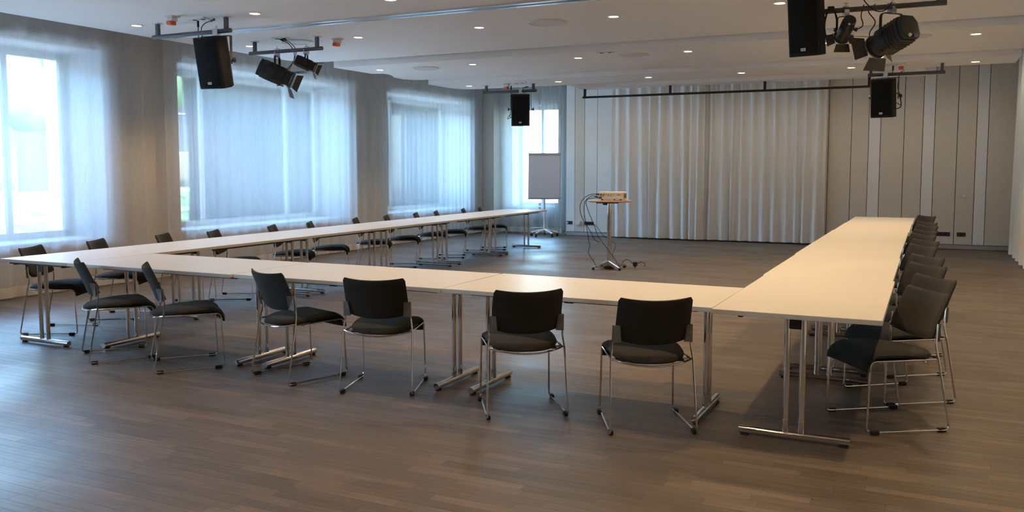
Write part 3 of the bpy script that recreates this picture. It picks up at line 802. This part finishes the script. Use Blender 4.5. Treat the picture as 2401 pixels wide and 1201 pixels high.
t = thing('projector', 'white box projector with rear connectors on the round table', 'projector', (-4.235, 12.20, PZ), radians(9))
MB().box((-.20,-.145,.018),(.175,.145,.122)).build('shell', M_proj, t, smooth=0, bevel=.012)
MB().box((-.198,-.143,.094),(.173,.143,.128)).build('lid', M_proj, t, smooth=0, bevel=.012)
MB().box((.174,-.10,.034),(.180,.11,.098)).build('vent_grille', M_vent, t, smooth=0)
for q in ((-.15,-.1),(.13,-.1),(0,.1)): MB().lathe([(.014,0),(.014,.019)], 12, Matrix.Translation((q[0],q[1],0))).build('foot', M_rubber, t)
for i, (xx, ww, zz, hh) in enumerate([(-.155,.035,.088,.012),(-.115,.03,.09,.010),(-.155,.02,.068,.010),(-.125,.02,.068,.012),(-.075,.022,.09,.008),(-.045,.02,.088,.01),(-.045,.022,.068,.007),(-.01,.022,.088,.008),(-.01,.02,.068,.008),(.03,.03,.088,.007),(.085,.012,.082,.014),(.105,.012,.082,.014),(.125,.012,.082,.014)]):
    MB().box((xx-ww/2,-.1475,zz-hh/2),(xx+ww/2,-.144,zz+hh/2)).build('connector', M_bracket if i > 3 else M_black, t, smooth=0)
MB().box((.0-.075,-.005,.128),(.0+.075,.06,.1295)).build('lid_plate', M_proj, t, smooth=0)
def cable(label, pts, r=.0045, plug=True):
    o = MB().tube(spline(pts, 8), r, 6).build('cable', M_rubber); tag(o, label, 'cable', 'cables of the projector')
    if plug:
        a, b = Vector(pts[0]), Vector(pts[1]); dd = (b-a).normalized()
        MB().tube([a-dd*.005, a+dd*.04], .011, 8).build('plug', M_black, o)
    return o
cable('black cable looping widest left of the projector table', [(-4.40,12.02,1.125),(-4.50,11.97,1.125),(-4.60,11.95,1.07),(-4.66,11.95,.98),(-4.665,11.95,.87),(-4.63,11.95,.77),(-4.56,11.96,.66),(-4.50,11.98,.55),(-4.45,12.0,.45),(-4.38,12.02,.41)])
cable('black cable hanging down to the left foot of the projector table', [(-4.415,12.01,1.09),(-4.49,11.96,1.10),(-4.575,11.94,1.03),(-4.60,11.94,.90),(-4.575,11.95,.70),(-4.54,11.95,.52),(-4.53,11.96,.42),(-4.51,11.96,.36),(-4.54,11.98,.25),(-4.46,12.0,.12),(-4.42,12.02,.03)])
cable('black cable slanting across the chrome column of the projector table', [(-4.36,12.02,1.075),(-4.47,11.92,1.07),(-4.56,11.92,1.02),(-4.52,11.93,.86),(-4.44,11.95,.66),(-4.38,11.96,.50),(-4.28,12.0,.36),(-4.21,12.10,.22),(-4.12,12.10,.10),(-4.06,12.08,.02)])
cable('thin black cable drooping from the wall outlet behind the projector table', [(-6.70,17.94,.29),(-6.5,17.7,.22),(-6.2,17.2,.10),(-5.9,16.9,.01),(-5.5,16.0,.008),(-5.0,14.4,.008),(-4.4,12.7,.008)], r=.005)
t = thing('power_strip', 'small black plug and curled cord at the foot of the projector table', 'plug', (-4.00, 12.56, 0), .3)
MB().box((-.035,-.03,.02),(.035,.03,.085)).build('plug_body', M_black, t, smooth=0, bevel=.01)
MB().box((-.012,-.012,0),(.012,.012,.022)).build('pin_block', M_black, t, smooth=0)
MB().tube(spline([(-.03,0,.05),(-.10,.02,.11),(-.16,.05,.10),(-.20,.05,.03),(-.12,.06,.006)], 8), .005, 6).build('cord', M_rubber, t)
MB().tube(spline([(.03,0,.05),(.09,.0,.085),(.15,.02,.05),(.13,.05,.006)], 8), .005, 6).build('cord', M_rubber, t)

# ------------------------------------------------------------------ flip chart
t = thing('flip_chart', 'white flip chart easel on castors beside the corner window', 'flip chart', (-7.65, 17.42, 0), radians(20))
Mt = Matrix.Translation((0,-.03,1.345)) @ Matrix.Rotation(radians(-5), 4, 'X')
MB().box((-.355,-.006,-.51),(.355,.012,.50), Mt).build('board', M_board, t, smooth=0, bevel=.003)
MB().box((-.345,-.016,-.485),(.345,-.007,.455), Mt).build('paper_pad', M_paper, t, smooth=0)
MB().box((-.355,-.026,.452),(.355,.018,.505), Mt).build('clamp_bar', M_board, t, smooth=0, bevel=.004)
MB().box((-.355,-.032,-.515),(.355,.010,-.500), Mt).build('pen_tray', M_board, t, smooth=0)
MB().tube([(0,.02,.16),(0,.02,1.10)], .020, 16).build('column', M_plastic, t)
MB().tube([(0,.02,.40),(0,.02,1.30)], .014, 12).build('inner_column', M_alu, t)
for k in range(5):
    a = radians(72*k+20); dx, dy = cos(a), sin(a)
    MB().tube(fillet([(0,.02,.155),(dx*.12,dy*.12+.02,.135),(dx*.31,dy*.31+.02,.085)], .06, 4), [.026]*3+[.024]*3+[.018] if False else .021, 10).build('base_arm', M_plastic, t)
    c = MB().lathe([(.026,-.012),(.028,-.006),(.028,.006),(.026,.012)], 16, Matrix.Translation((dx*.30,dy*.30+.02,.029)) @ Matrix.Rotation(a, 4, 'Z') @ Matrix.Rotation(pi/2, 4, 'X')).build('castor', M_rubber, t)
    MB().box((dx*.30-.014,dy*.30+.006,.045),(dx*.30+.014,dy*.30+.034,.085)).build('castor_fork', M_black, c, smooth=0)
MB().tube(fillet([(-.30,.0,.075),(-.30,.0,.20),(-.02,.02,.20)], .03, 3), .006, 8).build('foot_lever', M_alu, t)

# ------------------------------------------------------------------ wall outlets and switches
def outlet(x, z, n, label, m=M_black, name='wall_outlet', plugged=False, cat='socket'):
    t = thing(name, label, cat, (x, YB-.03, z), 0)
    MB().box((-.036*n,-.010,-.036),(.036*n,.0,.036)).build('cover_plate', m, t, smooth=0, bevel=.003)
    for i in range(n):
        Mo = Matrix.Translation((-.036*n+.036+.072*i,-.010,0)) @ Matrix.Rotation(pi/2, 4, 'X')
        MB().lathe([(.022,-.001),(.022,.003),(.018,.003),(.017,-.004)], 16, Mo).build('socket_insert', M_bracket, t)
    return t
o = outlet(-7.27, .292, 2, 'double black wall outlet nearest the corner window')
MB().box((-.055,-.05,-.02),(-.02,-.012,.02)).build('white_plug', M_plastic, o, smooth=0, bevel=.006)
MB().tube(spline([(-.04,-.05,-.01),(-.04,-.09,-.06),(-.06,-.05,-.20),(-.14,-.05,-.27)], 6), .005, 6).build('white_cord', M_plastic, o)
o = outlet(-6.80, .290, 3, 'triple black wall outlet with plugs beside the stage curtain')
for i in range(3): MB().box((-.085+.06*i,-.055,-.02),(-.05+.06*i,-.012,.02)).build('black_plug', M_black, o, smooth=0, bevel=.006)
t = thing('wall_box', 'small square white box low on the narrow beige wall panel', 'socket', (-7.035, YB-.03, .29))
MB().box((-.045,-.055,-.045),(.045,0,.045)).build('box_body', M_plastic, t, smooth=0, bevel=.004)
MB().box((-.036,-.060,-.036),(.036,-.054,.036)).build('box_lid', M_plastic, t, smooth=0, bevel=.002)
outlet(.235, .285, 4, 'long black outlet row on the wall right of the right table row')
outlet(.565, .285, 2, 'double black outlet alone on the right wall panel')
t = thing('light_switch', 'square pale light switch on the beige panel above the outlets', 'light switch', (.585, YB-.03, 1.005))
MB().box((-.043,-.009,-.043),(.043,0,.043)).build('switch_frame', M_panelb, t, smooth=0, bevel=.002)
MB().box((-.030,-.013,-.030),(.030,-.008,.030)).build('rocker', M_plastic, t, smooth=0, bevel=.002)

# ------------------------------------------------------------------ outside
M_ground = mat('pale_bounce_paving', (.60, .61, .60), .9, var=.15, scale=1.5)
M_leaf = mat('tree_foliage', (.055, .10, .045), .7, var=.5, scale=3, bump=.8, bscale=9)
M_leaf2 = mat('hedge_foliage', (.05, .10, .045), .7, var=.5, scale=3, bump=.8, bscale=9)
M_bark = mat('bark', (.10, .075, .05), .9, var=.3)
M_facade = mat('slate_blue_render', (.042, .058, .074), .8, var=.05)
M_roof = mat('grey_roof', (.22, .21, .21), .7)
M_lawn = mat('grey_asphalt', (.035, .042, .045), .95, var=.4, scale=2)
g = MB().box((-21, -25, -.6), (-10.75, 50, -.4)).build('ground_bounce_terrace', M_ground, smooth=0); tag(g, kind='structure')  # unseen strip, added pale to bounce sunlight up onto the ceiling
g = MB().box((-80, -45, -.6), (-21.01, 70, -.42)).build('ground_lawn', M_lawn, smooth=0); tag(g, kind='structure')
g = MB().box((-10.8, 19.2, -.6), (40, 70, -.42)).build('ground_yard', M_lawn, smooth=0); tag(g, kind='structure')
def tree(x, y, h, r, label, m=M_leaf, seed=0):
    t = thing('garden_tree', label, 'tree', (x, y, -.4), 0, 'trees outside the windows')
    MB().tube([(0,0,0),(.05,.03,h*.35),(0,.05,h*.7)], [.16,.12,.06], 10).build('trunk', M_bark, t)
    bm = bmesh.new(); rr = random.Random(seed)
    for k in range(9):
        bm2 = bmesh.new(); bmesh.ops.create_icosphere(bm2, subdivisions=3, radius=r*rr.uniform(.45,.7))
        off = Vector((rr.uniform(-.6,.6)*r, rr.uniform(-.6,.6)*r, h*.68+rr.uniform(-.5,.6)*r))
        for v in bm2.verts: v.co = v.co*(1+.22*sin(v.co.x*9+k)*cos(v.co.y*8+k)*sin(v.co.z*10)) + off
        me = bpy.data.meshes.new('tmp'); bm2.to_mesh(me); bm.from_mesh(me); bm2.free(); bpy.data.meshes.remove(me)
    me = bpy.data.meshes.new('crown'); bm.to_mesh(me); bm.free(); me.materials.append(m); me.shade_smooth()
    o = bpy.data.objects.new('crown', me); C.objects.link(o); o.parent = t
places = [(-24.5,15.6,7,1.8),(-26,21.9,8.5,2.1),(-25,28.2,7.5,1.9),(-26,34.5,8.5,2.1),(-25,41,8,2.0),(-27,47.5,9,2.2)]
told = ['through the window nearest the camera','at the left of the middle window','at the right of the middle window','at the left of the far window','in the middle of the far window','at the right of the far window']
for i, (x, y, h, r) in enumerate(places): tree(x, y, h, r, 'blurred green tree seen %s' % told[i], seed=i+1)
for i in range(8):
    y = 12.4+3.6*i
    t = thing('garden_hedge', 'low clipped hedge block outside the windows, %s along the terrace from the camera' % ordw[i], 'hedge', (-21.8, y, -.42), 0, 'low hedge blocks along the terrace')
    bm = bmesh.new(); bmesh.ops.create_cube(bm, size=1.0); bmesh.ops.subdivide_edges(bm, edges=bm.edges, cuts=7, use_grid_fill=True)
    rr = random.Random(i)
    for v in bm.verts:
        v.co.x *= 1.0; v.co.y *= 3.5; v.co.z = (v.co.z+.5)*1.25
        v.co += Vector((rr.uniform(-.07,.07), 0, rr.uniform(-.06,.06) if v.co.z > .1 else 0))
    me = bpy.data.meshes.new('hedge_body'); bm.to_mesh(me); bm.free(); me.materials.append(M_leaf2)
    o = bpy.data.objects.new('hedge_body', me); C.objects.link(o); o.parent = t
t = thing('office_building', 'long pale blue two storey building blurred behind the garden trees', 'building', (-31, 22, -.42))
MB().box((-8,-34,0),(0,34,7.4)).build('building_wall', M_facade, t, smooth=0)
MB().box((-8.2,-34.2,7.4),(.25,34.2,7.7)).build('parapet', M_roof, t, smooth=0)
for k in range(22):
    for z in (1.0, 4.4):
        w_ = MB().box((-.02,-32.4+3*k,z),(.03,-30.9+3*k,z+1.7)).build('window_frame', M_roof, t, smooth=0)
        MB().box((.02,-32.3+3*k,z+.1),(.04,-31.0+3*k,z+1.6)).build('window_pane', M_glassdark, w_, smooth=0)
